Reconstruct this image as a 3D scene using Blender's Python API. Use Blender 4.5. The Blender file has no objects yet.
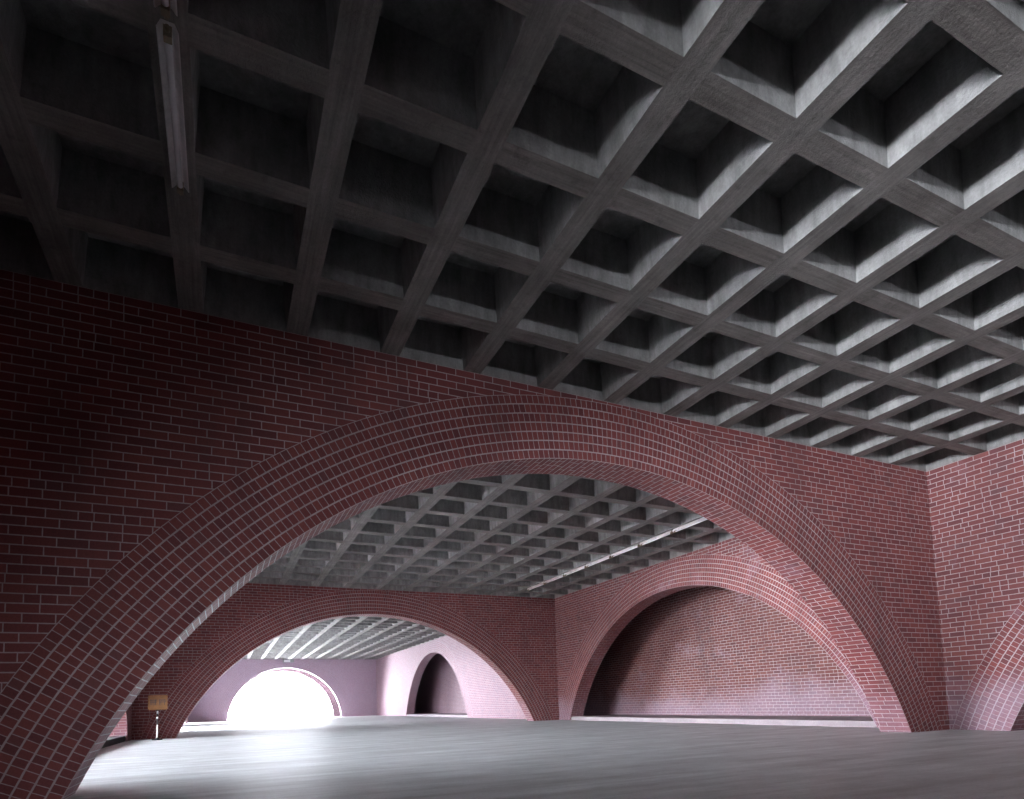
import bpy, bmesh, math, random
from mathutils import Vector, Matrix
random.seed(7)
SC = bpy.context.scene
COL = SC.collection
PI = math.pi

# ------------------------------------------------------------------ dimensions
H = 4.707              # underside of the ribs
DEP = 0.50             # depth of a coffer
RIBX, RIBY = 0.2167, 0.1971
T = 0.55               # thickness of the brick walls
ZC, RIN, ROUT = -2.594, 6.447, 7.267     # every big arch: centre height, inner and outer radius
XL = -14.0             # left side of the rooms (right side is x = 0)
YA0 = -13.64           # back of the near room
YB0, YB1 = T, 13.93    # middle room
YC0, YC1 = 13.93 + T, 44.8   # far room
XC = -7.0

# ------------------------------------------------------------------ node helpers
def new_mat(name):
    m = bpy.data.materials.new(name); m.use_nodes = True
    nt = m.node_tree; nt.nodes.clear()
    out = nt.nodes.new('ShaderNodeOutputMaterial')
    b = nt.nodes.new('ShaderNodeBsdfPrincipled')
    nt.links.new(b.outputs[0], out.inputs[0])
    return m, nt, b

class G:
    def __init__(s, nt): s.nt = nt
    def put(s, sock, v):
        if hasattr(v, 'is_output'): s.nt.links.new(v, sock)
        elif v is not None: sock.default_value = v
    def m(s, op, a, b=None, c=None, clamp=False):
        n = s.nt.nodes.new('ShaderNodeMath'); n.operation = op; n.use_clamp = clamp
        for i, v in enumerate((a, b, c)): s.put(n.inputs[i], v)
        return n.outputs[0]
    def noise(s, vec, scale, detail=3, rough=0.55, dim='3D'):
        n = s.nt.nodes.new('ShaderNodeTexNoise'); n.noise_dimensions = dim
        s.put(n.inputs['Vector'], vec); n.inputs['Scale'].default_value = scale
        n.inputs['Detail'].default_value = detail; n.inputs['Roughness'].default_value = rough
        return n.outputs['Fac']
    def white(s, x, y):
        c = s.nt.nodes.new('ShaderNodeCombineXYZ'); s.put(c.inputs[0], x); s.put(c.inputs[1], y)
        n = s.nt.nodes.new('ShaderNodeTexWhiteNoise'); n.noise_dimensions = '2D'
        s.nt.links.new(c.outputs[0], n.inputs['Vector']); return n.outputs['Value']
    def rng(s, v, a, b, c, d, smooth=False):
        n = s.nt.nodes.new('ShaderNodeMapRange'); s.put(n.inputs[0], v)
        if smooth: n.interpolation_type = 'SMOOTHSTEP'
        for i, x in enumerate((a, b, c, d)): n.inputs[i + 1].default_value = x
        return n.outputs[0]
    def ramp(s, v, stops):
        n = s.nt.nodes.new('ShaderNodeValToRGB'); s.put(n.inputs[0], v); e = n.color_ramp.elements
        while len(e) < len(stops): e.new(0.5)
        for el, (p, c) in zip(e, stops): el.position = p; el.color = (*c, 1)
        return n.outputs[0]
    def mix(s, f, a, b, mode='MIX'):
        n = s.nt.nodes.new('ShaderNodeMix'); n.data_type = 'RGBA'; n.blend_type = mode
        s.put(n.inputs[0], f)
        for sock, v in ((n.inputs[6], a), (n.inputs[7], b)):
            s.put(sock, (*v, 1) if isinstance(v, tuple) else v)
        return n.outputs[2]
    def bump(s, h, strength, dist):
        n = s.nt.nodes.new('ShaderNodeBump'); n.inputs['Strength'].default_value = strength
        n.inputs['Distance'].default_value = dist; s.put(n.inputs['Height'], h); return n.outputs[0]
    def scale(s, vec, k):
        n = s.nt.nodes.new('ShaderNodeMapping'); n.inputs['Scale'].default_value = k
        s.put(n.inputs['Vector'], vec); return n.outputs[0]
    def coords(s):
        t = s.nt.nodes.new('ShaderNodeTexCoord'); return t
    def geo(s): return s.nt.nodes.new('ShaderNodeNewGeometry').outputs['Position']
    def sep(s, v):
        n = s.nt.nodes.new('ShaderNodeSeparateXYZ'); s.put(n.inputs[0], v); return n.outputs

def masonry(name, bw, rh, jh, jv, stagger=0.5, jit=0.22, bloom=0.0, halves=True, tint=None, haze=0.40):
    """red brick laid in the mesh's own u,v (metres)"""
    m, nt, b = new_mat(name); g = G(nt)
    tc = g.coords(); u, v, _ = g.sep(tc.outputs['UV']); P = g.geo(); px, py, pz = g.sep(P)
    r = g.m('DIVIDE', v, rh); row = g.m('FLOOR', r); fr = g.m('FRACT', r)
    off = g.m('ADD', g.m('MULTIPLY', g.m('MODULO', g.m('ABSOLUTE', row), 2.0), stagger), g.m('MULTIPLY', g.white(row, 3.7), jit))
    c = g.m('ADD', g.m('DIVIDE', u, bw), off); colm = g.m('FLOOR', c); fc = g.m('FRACT', c)
    rnd = g.white(row, colm)
    du = g.m('MULTIPLY', g.m('MINIMUM', fc, g.m('SUBTRACT', 1.0, fc)), bw)
    if halves:      # now and then a stretcher is two headers
        hv = g.m('LESS_THAN', g.white(colm, g.m('ADD', row, 11.3)), 0.13)
        dm = g.m('ADD', g.m('MULTIPLY', g.m('ABSOLUTE', g.m('SUBTRACT', fc, 0.5)), bw), g.m('MULTIPLY', g.m('SUBTRACT', 1.0, hv), 9.0))
        du = g.m('MINIMUM', du, dm)
    dv = g.m('MULTIPLY', g.m('MINIMUM', fr, g.m('SUBTRACT', 1.0, fr)), rh)
    wob = g.m('MULTIPLY', g.m('SUBTRACT', g.noise(P, 30.0, 2), 0.5), 0.006)
    mu = g.rng(g.m('ADD', du, wob), jv * 0.5 - 0.0015, jv * 0.5 + 0.0025, 1, 0, True)
    mv = g.rng(g.m('ADD', dv, wob), jh * 0.5 - 0.0015, jh * 0.5 + 0.0025, 1, 0, True)
    mort = g.m('MAXIMUM', mu, mv)
    col = g.ramp(rnd, [(0.0, (0.150, 0.043, 0.048)), (0.12, (0.178, 0.047, 0.050)), (0.6, (0.205, 0.054, 0.055)), (0.9, (0.235, 0.066, 0.061)), (1.0, (0.160, 0.054, 0.060))])
    grain = g.noise(P, 60.0, 4, 0.7)
    col = g.mix(0.5, col, g.ramp(grain, [(0.3, (0.55, 0.55, 0.55)), (0.7, (1.25, 1.2, 1.2))]), 'MULTIPLY')
    mcol = g.ramp(g.noise(P, 1.3, 4), [(0.3, (0.34, 0.28, 0.28)), (0.7, (0.50, 0.42, 0.425))])
    if tint: col = g.mix(1.0, col, tint, 'MULTIPLY')
    col = g.mix(mort, col, mcol)
    # weathering: streaks and clouds of soot
    st = g.noise(g.scale(P, (1.6, 1.6, 0.35)), 1.0, 5, 0.6)
    col = g.mix(g.rng(st, 0.52, 0.74, 0.0, 0.32), col, (0.06, 0.045, 0.05))
    if bloom > 0:   # lime bloom creeping up from the floor, and loose smears of it higher up
        n1 = g.noise(P, 0.55, 5, 0.6)
        low = g.m('MULTIPLY', g.rng(g.m('SUBTRACT', pz, g.m('MULTIPLY', g.m('SUBTRACT', n1, 0.5), 2.2)), 0.25, 1.25, 1.0, 0.0, True), 0.62 * bloom)
        sm = g.m('MULTIPLY', g.rng(g.noise(P, 1.1, 6, 0.68), 0.55, 0.75, 0.0, 0.5, True), bloom)
        f = g.m('MAXIMUM', low, sm, clamp=True)
        f = g.m('MAXIMUM', f, g.rng(py, 14.2, 18.0, 0.0, haze), clamp=True)      # flare and overexposure of the far room, painted as a pale mix
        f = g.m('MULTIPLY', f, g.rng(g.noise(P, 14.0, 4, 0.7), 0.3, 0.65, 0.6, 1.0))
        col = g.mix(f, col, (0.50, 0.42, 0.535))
    nt.links.new(col, b.inputs['Base Color'])
    b.inputs['Roughness'].default_value = 0.72
    b.inputs['Specular IOR Level'].default_value = 0.35
    hgt = g.m('ADD', g.m('MULTIPLY', g.m('SUBTRACT', 1.0, mort), 1.0), g.m('MULTIPLY', grain, 0.35))
    nt.links.new(g.bump(hgt, 0.55, 0.006), b.inputs['Normal'])
    return m

def concrete(name, lo, hi, rough=0.8, streak=None, scale=1.0, bumpd=0.01, stain=0.35, spec=0.3):
    m, nt, b = new_mat(name); g = G(nt); P = g.geo()
    a = g.noise(P, 2.2 * scale, 6, 0.62)
    col = g.ramp(a, [(0.25, lo), (0.75, hi)])
    if streak:
        s = g.noise(g.scale(P, streak), 1.0, 5, 0.65)
        col = g.mix(0.85, col, g.ramp(s, [(0.3, (0.62, 0.62, 0.62)), (0.7, (1.25, 1.25, 1.25))]), 'MULTIPLY')
    spots = g.noise(P, 9.0 * scale, 5, 0.7)
    col = g.mix(g.rng(spots, 0.55, 0.8, 0.0, stain), col, tuple(0.35 * x for x in lo))
    fine = g.noise(P, 45.0, 4, 0.7)
    col = g.mix(0.45, col, g.ramp(fine, [(0.3, (0.7, 0.7, 0.7)), (0.7, (1.2, 1.2, 1.2))]), 'MULTIPLY')
    nt.links.new(col, b.inputs['Base Color'])
    b.inputs['Roughness'].default_value = rough
    b.inputs['Specular IOR Level'].default_value = spec
    h = g.m('ADD', g.m('MULTIPLY', fine, 0.6), g.m('MULTIPLY', spots, 0.8))
    nt.links.new(g.bump(h, 0.5, bumpd), b.inputs['Normal'])
    return m

def plain(name, c, rough=0.5, metal=0.0, var=0.15, scale=20.0, spec=0.5):
    m, nt, b = new_mat(name); g = G(nt)
    n = g.noise(g.geo(), scale, 4, 0.6)
    col = g.ramp(n, [(0.25, tuple(x * (1 - var) for x in c)), (0.75, tuple(min(1, x * (1 + var)) for x in c))])
    nt.links.new(col, b.inputs['Base Color'])
    b.inputs['Roughness'].default_value = rough; b.inputs['Metallic'].default_value = metal
    b.inputs['Specular IOR Level'].default_value = spec
    return m

M = {}
M['wall'] = masonry('red_brick', 0.24, H / 55, 0.010, 0.0085)
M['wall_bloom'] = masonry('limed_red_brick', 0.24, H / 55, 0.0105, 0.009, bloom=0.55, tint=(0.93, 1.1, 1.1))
M['haze_wall'] = masonry('haze_pale_brick', 0.24, H / 55, 0.0105, 0.009, bloom=0.55, haze=0.78)  # far wall lightened in its colour, in place of flare and light
M['haze_ring'] = masonry('haze_pale_arch_brick', 0.0765, (ROUT - RIN) / 7, 0.015, 0.0065, stagger=0.5, jit=0.6, halves=False, bloom=0.6, haze=0.74)  # the same painted lightening for the far arch ring
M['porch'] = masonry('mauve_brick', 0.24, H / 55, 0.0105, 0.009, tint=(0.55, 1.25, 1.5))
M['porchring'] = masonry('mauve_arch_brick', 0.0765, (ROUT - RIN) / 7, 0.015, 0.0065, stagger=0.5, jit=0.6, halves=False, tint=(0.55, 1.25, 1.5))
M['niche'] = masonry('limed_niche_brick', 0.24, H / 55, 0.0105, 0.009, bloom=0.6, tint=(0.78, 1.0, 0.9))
M['ring'] = masonry('arch_brick_on_end', 0.0765, (ROUT - RIN) / 7, 0.015, 0.0065, stagger=0.5, jit=0.6, halves=False)
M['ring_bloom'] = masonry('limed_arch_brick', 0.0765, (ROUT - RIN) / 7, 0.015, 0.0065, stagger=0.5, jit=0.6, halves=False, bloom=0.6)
M['soffit'] = masonry('soffit_brick', 0.275, 0.0835, 0.010, 0.009, bloom=0.35)
M['rib'] = concrete('long_rib_concrete', (0.145, 0.132, 0.124), (0.275, 0.258, 0.247), streak=(34, 1.3, 5), stain=0.6, bumpd=0.02)
M['crossrib'] = concrete('cross_rib_concrete', (0.135, 0.121, 0.112), (0.26, 0.24, 0.228), streak=(1.3, 34, 5), stain=0.6, bumpd=0.02)
M['coffer'] = concrete('coffer_concrete', (0.185, 0.183, 0.182), (0.36, 0.355, 0.35), streak=(9, 9, 2.0), stain=0.45, bumpd=0.02)
M['slab'] = concrete('slab_concrete', (0.20, 0.20, 0.20), (0.30, 0.30, 0.30))
M['floor'] = concrete('floor_concrete', (0.50, 0.55, 0.555), (0.64, 0.70, 0.705), rough=0.55, spec=0.6, streak=(0.5, 3.2, 1), stain=0.35, bumpd=0.004)
M['dark'] = concrete('bounce_cut_dark', (0.07, 0.07, 0.072), (0.11, 0.11, 0.112), rough=0.85)  # dark tone put in to cut bounce light and stand for shade
M['paving'] = concrete('yard_concrete', (0.22, 0.22, 0.22), (0.30, 0.30, 0.30), stain=0.1)
M['kerb'] = concrete('kerb_concrete', (0.30, 0.26, 0.275), (0.40, 0.36, 0.375), stain=0.3)
M['white'] = plain('white_enamel', (0.72, 0.69, 0.70), 0.4)
M['tube'] = plain('tube_glass', (0.82, 0.82, 0.84), 0.25, var=0.03)
M['holder'] = plain('brown_lamp_holder', (0.20, 0.15, 0.10), 0.5)
M['steel'] = plain('grey_steel', (0.30, 0.32, 0.32), 0.45, 0.6)
M['yellow'] = plain('faded_amber_paint', (0.25, 0.13, 0.045), 0.5, var=0.25, scale=9)
M['ink'] = plain('dark_lettering', (0.05, 0.055, 0.07), 0.6)
M['black'] = plain('black_paint', (0.02, 0.02, 0.024), 0.6)
M['band'] = plain('white_band', (0.75, 0.74, 0.78), 0.45)
M['lens'] = plain('frosted_lens', (0.80, 0.82, 0.84), 0.2, var=0.03)
M['trimw'] = plain('white_arris', (0.82, 0.80, 0.82), 0.5, var=0.05)

# ------------------------------------------------------------------ mesh helpers
class MB:
    """collects quads with their own u,v and links them as ONE mesh object"""
    def __init__(s): s.bm = bmesh.new(); s.uv = s.bm.loops.layers.uv.new('UVMap'); s.mats = []
    def q(s, pts, uvs=None, mat=0):
        f = s.bm.faces.new([s.bm.verts.new(p) for p in pts]); f.material_index = mat
        for l, uvv in zip(f.loops, uvs or [(p[0] + p[1], p[2]) for p in pts]): l[s.uv].uv = uvv
        return f
    def box(s, a, b, mat=0, mtx=None):
        x0, y0, z0 = a; x1, y1, z1 = b
        V = [(x0,y0,z0),(x1,y0,z0),(x1,y1,z0),(x0,y1,z0),(x0,y0,z1),(x1,y0,z1),(x1,y1,z1),(x0,y1,z1)]
        if mtx: V = [tuple(mtx @ Vector(p)) for p in V]
        for I in ((0,3,2,1),(4,5,6,7),(0,1,5,4),(1,2,6,5),(2,3,7,6),(3,0,4,7)): s.q([V[i] for i in I], mat=mat)
    def tube(s, p0, p1, r, n=14, mat=0, cap=True, r1=None):
        p0 = Vector(p0); p1 = Vector(p1); d = (p1 - p0).normalized()
        a = d.orthogonal().normalized(); b = d.cross(a); r1 = r if r1 is None else r1
        A = [p0 + (a * math.cos(2*PI*i/n) + b * math.sin(2*PI*i/n)) * r for i in range(n)]
        B = [p1 + (a * math.cos(2*PI*i/n) + b * math.sin(2*PI*i/n)) * r1 for i in range(n)]
        for i in range(n):
            j = (i + 1) % n; s.q([A[i], A[j], B[j], B[i]], mat=mat).smooth = True
        if cap: s.q(A[::-1], mat=mat); s.q(B, mat=mat)
    def build(s, name, mats, parent=None, weld=True, bevel=0):
        if weld: bmesh.ops.remove_doubles(s.bm, verts=s.bm.verts, dist=1e-5)
        bmesh.ops.recalc_face_normals(s.bm, faces=s.bm.faces)
        me = bpy.data.meshes.new(name); s.bm.to_mesh(me); s.bm.free()
        for m in (mats if isinstance(mats, (list, tuple)) else [mats]): me.materials.append(m)
        o = bpy.data.objects.new(name, me); COL.objects.link(o)
        if parent: o.parent = parent
        if bevel:
            b = o.modifiers.new('bevel', 'BEVEL'); b.width = bevel; b.segments = 2; b.limit_method = 'ANGLE'
        return o

def struct(o, label=None, cat=None):
    o['kind'] = 'structure'
    if label: o['label'] = label
    if cat: o['category'] = cat
    return o

def thing(name, label, cat, loc, rz=0.0, group=None):
    o = bpy.data.objects.new(name, None); COL.objects.link(o); o.empty_display_size = 0.2
    o.location = loc; o.rotation_euler = (0, 0, rz); o['label'] = label; o['category'] = cat
    if group: o['group'] = group
    return o

def brick_wall(name, axis, p0, p1, s0, s1, arches, label, mat='wall', ringmat='ring', h=H, front_ring=True):
    """wall in the plane axis = p0..p1 running s0..s1; arches: (centre, zc, rin, rout). Rings are child parts."""
    P = (lambda s, p, z: (p, s, z)) if axis == 'x' else (lambda s, p, z: (s, p, z))
    wb = MB(); N = 72; rings = []
    cur = s0
    arches = sorted(arches)
    for (c, zc, ri, ro) in arches:
        ao = math.acos(-zc / ro) if zc < 0 else PI / 2          # half angle from the crown at floor level
        L = c - ro * math.sin(ao); R = c + ro * math.sin(ao)
        for p in (p0, p1):
            if L > cur: wb.q([P(cur, p, 0), P(L, p, 0), P(L, p, h), P(cur, p, h)], [(cur, 0), (L, 0), (L, h), (cur, h)])
            for i in range(N):
                t0 = -ao + 2 * ao * i / N; t1 = -ao + 2 * ao * (i + 1) / N
                a = (c + ro * math.sin(t0), max(0, zc + ro * math.cos(t0))); b = (c + ro * math.sin(t1), max(0, zc + ro * math.cos(t1)))
                wb.q([P(a[0], p, a[1]), P(b[0], p, b[1]), P(b[0], p, h), P(a[0], p, h)], [a, b, (b[0], h), (a[0], h)])
        cur = R
        rb = MB()
        for p in (p0, p1):
            for i in range(N):
                qs = []; uv = []
                for k, rr in ((i, ri), (i + 1, ri), (i + 1, ro), (i, ro)):
                    am = math.acos(-zc / rr) if zc < 0 else PI / 2
                    t = -am + 2 * am * k / N
                    qs.append(P(c + rr * math.sin(t), p, max(0, zc + rr * math.cos(t))))
                    uv.append((t * 0.5 * (ri + ro), rr - ri))
                rb.q(qs, uv, 0)
        ai = math.acos(-zc / ri) if zc < 0 else PI / 2
        for i in range(N):
            t0 = -ai + 2 * ai * i / N; t1 = -ai + 2 * ai * (i + 1) / N
            z = lambda t: max(0, zc + ri * math.cos(t))
            rb.q([P(c + ri*math.sin(t0), p0, z(t0)), P(c + ri*math.sin(t1), p0, z(t1)), P(c + ri*math.sin(t1), p1, z(t1)), P(c + ri*math.sin(t0), p1, z(t0))],
                 [(0, t0*ri), (0, t1*ri), (p1-p0, t1*ri), (p1-p0, t0*ri)], 1)
        rings.append(rb)
    if s1 > cur:
        for p in (p0, p1): wb.q([P(cur, p, 0), P(s1, p, 0), P(s1, p, h), P(cur, p, h)], [(cur, 0), (s1, 0), (s1, h), (cur, h)])
    for s in (s0, s1): wb.q([P(s, p0, 0), P(s, p1, 0), P(s, p1, h), P(s, p0, h)], [(0, 0), (p1-p0, 0), (p1-p0, h), (0, h)])
    wb.q([P(s0, p0, h), P(s1, p0, h), P(s1, p1, h), P(s0, p1, h)], [(s0, 0), (s1, 0), (s1, p1-p0), (s0, p1-p0)])
    w = struct(wb.build(name, M[mat]), label)
    for rb in rings: rb.build('arch_ring', [M[ringmat], M['soffit']], w)
    return w

# ------------------------------------------------------------------ floor and yard
fb = MB()
fb.box((XL - T, YA0 - 14.6, -0.2), (4.0, YC1 + 5.0, 0.0))
struct(fb.build('floor', M['floor']), 'grey brushed concrete floor running through all the vaults')
ab = MB(); ab.box((-28.6, YA0 - 14.6, -0.2), (XL - T, T, -0.004)); struct(ab.build('floor_bay', M['dark']), 'unseen floor of the side bay, darkened to cut bounce light')  # out of view; made dark so it bounces little light

ab = MB(); sheet = [(-14.5, -28.0), (-4.0, -28.0), (-4.0, -6.9), (-7.3, -4.45), (-9.4, -2.85), (-13.0, -0.1), (-14.5, -0.1)]
ab.q([(x, y, 0.004) for x, y in sheet]); struct(ab.build('floor_dark_sheet', M['dark']), 'added dark lane of the near room')  # dark sheet added outside the view to keep floor bounce off wall and ceiling
gb = MB(); gb.box((-48, T, -0.2), (XL - T, YC1 + 5.0, -0.004)); struct(gb.build('ground', M['paving']), 'pale paving of the open court outside the left arches')
bb = MB(); bb.box((-70, -60, -0.2), (-62, 12, 8)); struct(bb.build('wall_sky_block', M['slab']), 'unseen grey block added to keep low sky light out of the near room')  # unseen block, added only to hide the low sky from the near room

# ------------------------------------------------------------------ brick walls
ARCH = lambda c: (c, ZC, RIN, ROUT)
YAc, YBc, YCc = -6.82, (YB0 + YB1) / 2, (YC0 + YC1) / 2
brick_wall('wall_front', 'y', 0.0, T, XL, 0.0, [ARCH(XC)], 'red brick wall with the nearest and largest arch', ringmat='ring')
brick_wall('wall_back', 'y', YB1, YC0, XL, 0.0, [ARCH(XC)], 'dark shaded brick wall with the second arch, framing the bright far room')
brick_wall('wall_far', 'y', YC1, YC1 + T, XL, 0.0, [(-7.13, -0.25, 4.27, 5.09)], 'lavender brick wall at the far end with a round arch open to white daylight', mat='haze_wall', ringmat='haze_ring')
brick_wall('wall_porch', 'y', YC1 + 3.6, YC1 + 4.15, XL, 0.0, [(-7.13, -0.25, 4.22, 5.04)], 'outer brick wall just behind the far arch', mat='porch', ringmat='porchring')
b = MB(); b.box((XL, YC1 + 0.1, -0.1), (0, YC1 + 5, 0.004)); struct(b.build('floor_porch', M['dark']), 'porch floor behind the far arch, added dark to cut bounce light')  # dark cover added over the floor to keep bounce off the porch wall
b = MB(); b.box((XL, YC1 + T, H), (0, YC1 + 4.15, H + 0.3)); struct(b.build('ceiling_porch', M['slab']), 'slab over the porch behind the far arch')
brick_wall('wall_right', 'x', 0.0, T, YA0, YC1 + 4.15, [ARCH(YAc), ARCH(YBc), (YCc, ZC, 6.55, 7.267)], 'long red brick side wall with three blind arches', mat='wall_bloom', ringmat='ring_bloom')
brick_wall('wall_left', 'x', XL - T, XL, YA0, YC1 + 4.15, [ARCH(YAc), ARCH(YBc), (25.2, -0.25, 3.2, 4.0), (38.9, -0.25, 1.9, 2.7)], 'brick side wall on the left with open arches to the side bay')  # the last, smallest arch is unseen, added to brighten the far room
brick_wall('wall_rear', 'y', YA0 - T, YA0, XL, 0.0 + T, [ARCH(XC)], 'brick wall with an arch behind the viewpoint')
b = MB(); b.box((0.0, YA0 - 14.0, -0.05), (0.6, YA0 - T, H + .4)); 
b.box((-28.6, YA0 - 14.6, H + .4), (0.6, YA0 - T + .1, H + .6))
struct(b.build('wall_dark_room', M['dark']), 'added dark walls of an unseen room behind the viewpoint, cutting bounce light')  # added dark enclosure, out of view, to soak up bounce light
brick_wall('wall_street', 'y', YA0 - 14.6, YA0 - 14.0, -28.6, 0.6, [(-11.4, -0.02, 1.12, 1.55)], 'brick wall with a small arched doorway far behind the viewpoint', h=H + 0.4)
# side bay on the left: party walls and its outer wall
brick_wall('wall_bay_front', 'y', 0.0, T, -28.0, XL - T, [], 'brick wall across the side bay in line with the front wall')
brick_wall('wall_bay_back', 'y', YB1, YC0, -28.0, XL - T, [], 'brick wall across the side bay in line with the back wall')
brick_wall('wall_outer', 'x', -28.0 - T, -28.0, YA0 - 14, T, [(-11.0, -0.25, 3.95, 4.75)], 'outer brick wall of the side bay with arches to the yard')
brick_wall('wall_court', 'x', -28.0 - T, -28.0, T, YC0, [], 'unseen low brick wall of the open court, height set for side light', h=1.9)  # out of view; height chosen for how much side light it lets in
# back walls of the blind arches
NX = 2.15
def niche(name, y0, y1, label, mat='niche'):
    b = MB()
    b.q([(NX, y0, 0), (NX, y1, 0), (NX, y1, 4.5), (NX, y0, 4.5)], [(y0, 0), (y1, 0), (y1, 4.5), (y0, 4.5)])
    for y in (y0, y1): b.q([(T, y, 0), (NX, y, 0), (NX, y, 4.5), (T, y, 4.5)], [(0, 0), (NX - T, 0), (NX - T, 4.5), (0, 4.5)])
    b.q([(T, y0, 4.5), (NX, y0, 4.5), (NX, y1, 4.5), (T, y1, 4.5)], [(0, y0), (NX - T, y0), (NX - T, y1), (0, y1)])
    for y in (y0, y1): pass
    b.q([(NX + 0.3, y0 - .3, 0), (NX + 0.3, y1 + .3, 0), (NX + 0.3, y1 + .3, 4.8), (NX + 0.3, y0 - .3, 4.8)])
    return struct(b.build(name, M[mat]), label)
niche('wall_niche_near', YAc - 7.0, YAc + 7.0, 'brick back wall inside the near blind arch at the right edge')
niche('wall_niche_middle', YBc - 6.9, YBc + 8.6, 'brick back wall inside the blind arch of the middle room, limed along its foot')
niche('wall_niche_far', YCc - 7.2, YCc + 11.0, 'shaded back wall inside the blind arch of the far room')
# raised kerbs (platforms) of the blind arches
def kerb(name, x0, x1, y0, y1, h, label, mat=None):
    b = MB(); b.box((x0, y0, -0.01), (x1, y1, h)); o = struct(b.build(name, mat or M['kerb'], bevel=0.012), label); return o
kerb('trim_1', 0.03, NX, YBc - 5.86, YBc + 5.86, 0.13, 'raised pale kerb and platform inside the middle blind arch')
kerb('trim_2', 0.03, NX, YCc - 5.95, YCc + 5.95, 0.13, 'raised pale kerb inside the far blind arch')
kerb('trim_3', XL - T, XL - 0.05, YBc - 5.86, YBc + 5.86, 0.15, 'low kerb along the open arch on the left, shade put into its colour', M['dark'])  # the kerb's shadow is painted in by the dark material
# ------------------------------------------------------------------ waffle ceilings
def waffle(name, x0, x1, y0, y1, xs, ys, label):
    """xs, ys: centres of the ribs; beams running front to back are continuous, the cross ribs butt into them"""
    b = MB(); wx, wy = RIBX / 2, RIBY / 2; tp = 0.03
    xe = [(x0, None)] ; cells_x = []; prev = x0
    for x in xs: cells_x.append((prev, x - wx, prev != x0, True)); prev = x + wx
    cells_x.append((prev, x1, True, False))
    cells_y = []; prev = y0
    for y in ys: cells_y.append((prev, y - wy, prev != y0, True)); prev = y + wy
    cells_y.append((prev, y1, True, False))
    for x in xs:
        # long ribs in a few pours, with a hair of level difference
        b.q([(x - wx, y0, H), (x + wx, y0, H), (x + wx, y1, H), (x - wx, y1, H)], mat=0)
    for (xa, xb, _, _) in cells_x:
        for y in ys: b.q([(xa, y - wy, H), (xb, y - wy, H), (xb, y + wy, H), (xa, y + wy, H)], mat=2)
    Z = H + DEP
    for (xa, xb, ta, tb) in cells_x:
        for (ya, yb, tc, td) in cells_y:
            A, B = xa + tp * ta, xb - tp * tb; C, D = ya + tp * tc, yb - tp * td
            jz = Z + random.uniform(-0.012, 0.012)
            b.q([(xa, ya, H), (xb, ya, H), (B, C, jz), (A, C, jz)], mat=1)
            b.q([(xa, yb, H), (xb, yb, H), (B, D, jz), (A, D, jz)], mat=1)
            b.q([(xa, ya, H), (xa, yb, H), (A, D, jz), (A, C, jz)], mat=1)
            b.q([(xb, ya, H), (xb, yb, H), (B, D, jz), (B, C, jz)], mat=1)
            b.q([(A, C, jz), (B, C, jz), (B, D, jz), (A, D, jz)], mat=1)
    b.q([(x0 - .25, y0 - .25, Z + .2), (x1 + .25, y0 - .25, Z + .2), (x1 + .25, y1 + .25, Z + .2), (x0 - .25, y1 + .25, Z + .2)], mat=0)
    return struct(b.build(name, [M['rib'], M['coffer'], M['crossrib']]), label)
XS = [-13.0 + i * 1.003 - 0.0 for i in range(13)]
XS = [-0.964 - i for i in range(13)][::-1]
waffle('ceiling', XL, 0, YA0, 0, XS, [-0.891 - 0.9623 * k for k in range(13)][::-1], 'deep concrete waffle ceiling of the near room')
waffle('ceiling_middle', XL, 0, YB0, YB1, XS, [YB0 + 0.917 + 0.9623 * k for k in range(13)], 'concrete waffle ceiling of the middle room seen through the nearest arch')
nC = 30; eC = 0.92; sC = (YC1 - YC0 - 2 * eC) / (nC - 1)
waffle('ceiling_far', XL, 0, YC0, YC1, XS, [YC0 + eC + sC * k for k in range(nC)], 'bright waffle ceiling of the far room with white rib undersides')
b = MB(); b.box((-28.6, YA0 - 0.4, H), (XL, T, H + 0.4)); b.box((-25.0, T, H), (XL, YC0, H + 0.4)); struct(b.build('ceiling_bay', M['dark']), 'unseen flat slab over the side bay, edge and dark tone set for the light')  # out of view; slab edge placed to limit skylight, dark to cut bounce

# ------------------------------------------------------------------ fluorescent battens
def batten(length=1.2):
    root = thing('fluorescent_light', 'x', 'light fitting', (0, 0, 0))
    h = MB(); L = length / 2; hw = 0.058
    prof = [(-hw, -0.055), (-0.036, 0.0), (0.036, 0.0), (hw, -0.055), (hw - 0.006, -0.055), (0.026, -0.022), (-0.026, -0.022), (-hw + 0.006, -0.055)]
    n = len(prof)
    for i in range(n):
        a, c = prof[i], prof[(i + 1) % n]
        h.q([(a[0], -L, a[1]), (c[0], -L, c[1]), (c[0], L, c[1]), (a[0], L, a[1])])
    for y in (-L, L):
        h.q([(prof[i][0], y, prof[i][1]) for i in (0, 1, 6, 7)]); h.q([(prof[i][0], y, prof[i][1]) for i in (1, 2, 5, 6)]); h.q([(prof[i][0], y, prof[i][1]) for i in (2, 3, 4, 5)])
    h.build('reflector', M['white'], root)
    t = MB(); t.tube((0, -L + 0.05, -0.062), (0, L - 0.05, -0.062), 0.019); t.build('tube', M['tube'], root)
    for s in (-1, 1):
        k = MB(); k.box((-0.022, s * (L - 0.025) - 0.022, -0.092), (0.022, s * (L - 0.025) + 0.022, -0.018)); k.tube((0, s * (L - 0.005), -0.062), (0, s * (L + 0.03), -0.062), 0.012)
        k.build('lamp_holder', M['holder'], root)
    return root
def dup(root, loc, label, group):
    r = root.copy(); COL.objects.link(r); r.location = loc; r['label'] = label
    if group: r['group'] = group
    for ch in list(root.children):
        c = ch.copy(); COL.objects.link(c); c.parent = r
    return r
lamp = batten()
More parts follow.
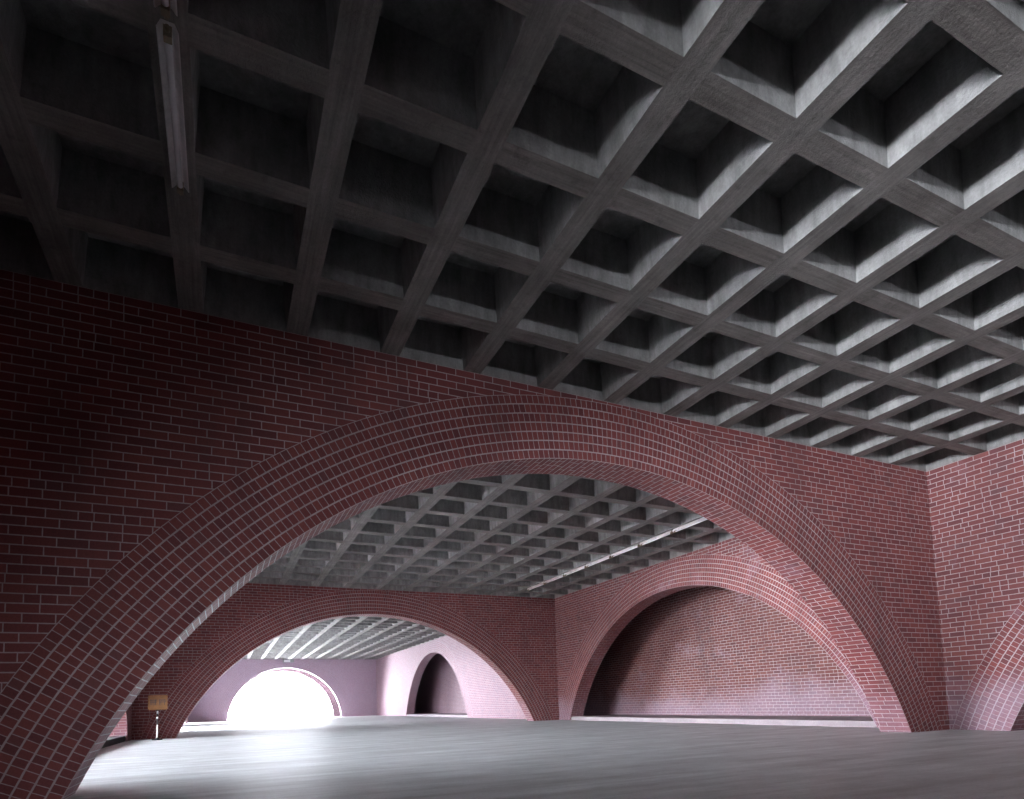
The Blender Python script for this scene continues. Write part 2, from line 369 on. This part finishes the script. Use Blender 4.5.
lamp.location = (-11.964, -2.22, H); lamp['label'] = 'unlit fluorescent batten alone in the dark ceiling at top left, whole in view'
dup(lamp, (-11.964, -3.52, H), 'unlit fluorescent batten cut off by the top edge of the photo', None)
YJ = [11.72 - 1.284 * k for k in range(7)]
words = ['farthest', 'second from the far end', 'third from the far end', 'fourth from the far end', 'fifth from far end', 'sixth from the far end', 'nearest the big arch', 'one tucked behind the nearest arch']
for k, y in enumerate(YJ):
    dup(lamp, (-1.964, y, H), 'white fluorescent batten in the row above the blind arch, ' + words[k], 'row of battens in the middle room')

# ------------------------------------------------------------------ amber notice on a banded post
sg = thing('notice_sign', 'small amber notice board on a black and white banded post before the shaded wall', 'sign', (-13.29, 13.0, 0), 0.10)
b = MB(); b.tube((0, 0, 0.0), (0, 0, 0.03), 0.13, 20); b.tube((0, 0, 0.03), (0, 0, 0.06), 0.06, 16, r1=0.03); b.build('base', M['black'], sg)
b = MB(); b.tube((0, 0, 0.05), (0, 0, 1.15), 0.020, 12); b.build('post', M['black'], sg)
for z0, z1 in ((0.07, 0.42), (0.58, 0.64), (0.72, 0.80), (0.84, 0.845)):
    b = MB(); b.tube((0, 0, z0), (0, 0, z1), 0.0225, 12); b.build('band', M['band'], sg)
b = MB(); b.box((-0.235, -0.040, 0.83), (0.235, -0.022, 1.235)); pn = b.build('board', M['yellow'], sg, bevel=0.004)
b = MB()
rr = random.Random(3)
for gx0, gx1 in ((-0.18, -0.02), (0.03, 0.20)):          # two dark clusters of worn, unreadable lettering
    x = gx0
    while x < gx1:
        w = rr.uniform(0.014, 0.03)
        b.box((x, -0.0425, 1.075 + rr.uniform(-.006, .006)), (min(x + w, gx1), -0.0400, 1.115))
        if rr.random() < 0.8: b.box((x + 0.004, -0.0425, 0.965), (x + 0.004 + w * 0.6, -0.0400, 1.075))
        x += w + 0.010
    b.box((gx0, -0.0425, 1.035), (gx1, -0.0400, 1.055))
b.build('lettering', M['ink'], pn)

# ------------------------------------------------------------------ flood light over the far arch and a post at its foot
fl = thing('flood_light', 'small grey flood light under the ceiling above the far daylight arch', 'light fitting', (-7.0, YC1, 4.56))
b = MB(); b.box((-0.42, -0.34, -0.12), (0.40, -0.06, 0.14)); b.build('housing', M['steel'], fl, bevel=0.03)
b = MB(); b.box((-0.34, -0.365, -0.09), (0.12, -0.335, 0.09)); b.build('lens', M['lens'], fl, bevel=0.008)
b = MB(); b.box((-0.06, -0.08, -0.05), (0.06, 0.0, 0.05)); b.build('bracket', M['steel'], fl)
bo = thing('bollard', 'stubby white bollard at the left foot of the far daylight arch', 'bollard', (-11.05, YC1 - 0.35, 0))
b = MB(); b.tube((0, 0, 0), (0, 0, 0.55), 0.10, 16); b.tube((0, 0, 0.55), (0, 0, 0.62), 0.10, 16, r1=0.05); b.build('post', M['band'], bo)
b = MB(); b.tube((0, 0, 0.40), (0, 0, 0.47), 0.104, 16); b.build('band', M['steel'], bo)

# ------------------------------------------------------------------ daylight: overcast sky through the arches
W = bpy.data.worlds.new('sky'); SC.world = W; W.use_nodes = True
nt = W.node_tree; bg = nt.nodes['Background']
# overcast sky above the horizon, glaring pale paving below it
g = G(nt); tc = g.coords(); _, _, wz = g.sep(tc.outputs['Generated'])
_, wy, _ = g.sep(tc.outputs['Generated'])
SKY = 14.0
base = g.mix(g.rng(wz, -0.015, 0.01, 0.0, 1.0), (28.0, 29.2, 31.5), (SKY * 0.96, SKY * 0.98, SKY * 1.08))
nt.links.new(base, bg.inputs[0]); nt.links.new(g.rng(wy, 0.72, 0.9, 1.0, 0.45, True), bg.inputs[1])      # dimmed towards the far end to hold back the far arch
def portal(name, loc, rot, sx, sy):
    l = bpy.data.lights.new(name, 'AREA'); l.shape = 'RECTANGLE'; l.size = sx; l.size_y = sy
    l.cycles.is_portal = True
    o = bpy.data.objects.new(name, l); COL.objects.link(o); o.location = loc; o.rotation_euler = rot
    return o
portal('sky_portal', (-7.13, YC1 + 4.2, 2.0), (-PI/2, 0, 0), 8.7, 4.1)
portal('sky_portal', (XL - T - .02, 25.2, 1.75), (0, -PI/2, 0), 3.5, 7.5)
portal('sky_portal', (XL - T - .02, YBc, 1.95), (0, -PI/2, 0), 3.9, 12.0)
portal('sky_portal', (XL - T - .02, 38.9, 0.85), (0, -PI/2, 0), 1.7, 3.9)
portal('sky_portal', (-11.4, YA0 - 14.62, 0.56), (PI/2, 0, 0), 2.3, 1.12)
portal('sky_portal', (-28.6, -11.0, 1.95), (0, -PI/2, 0), 3.9, 8.3)

# ------------------------------------------------------------------ camera (view camera with a risen front)
f_px, cy_px = 607.88, 650.95
yaw, pitch, roll = -0.4443, 0.0844, -0.0318
cyw, syw = math.cos(yaw), math.sin(yaw)
fw = Vector((-syw * math.cos(pitch), cyw * math.cos(pitch), math.sin(pitch))); r0 = Vector((cyw, syw, 0)); u0 = r0.cross(fw)
r = math.cos(roll) * r0 + math.sin(roll) * u0; u = -math.sin(roll) * r0 + math.cos(roll) * u0
cam = bpy.data.cameras.new('camera'); co = bpy.data.objects.new('camera', cam); COL.objects.link(co)
co.matrix_world = Matrix(((r.x, u.x, -fw.x, -11.6426), (r.y, u.y, -fw.y, -6.5033), (r.z, u.z, -fw.z, 0.7239), (0, 0, 0, 1)))
cam.sensor_fit = 'HORIZONTAL'; cam.sensor_width = 36.0; cam.lens = f_px / 1024 * 36.0
cam.shift_x = 0.0; cam.shift_y = (cy_px - 399.5) / 1024
cam.clip_start = 0.05; cam.clip_end = 500
SC.camera = co

SC.cycles.max_bounces = 10; SC.cycles.diffuse_bounces = 7; SC.cycles.glossy_bounces = 4
SC.cycles.use_denoising = True
SC.view_settings.view_transform = 'Standard'; SC.view_settings.look = 'None'
SC.view_settings.gamma = 1.0; SC.view_settings.use_curve_mapping = False
SC.view_settings.exposure = 3.0
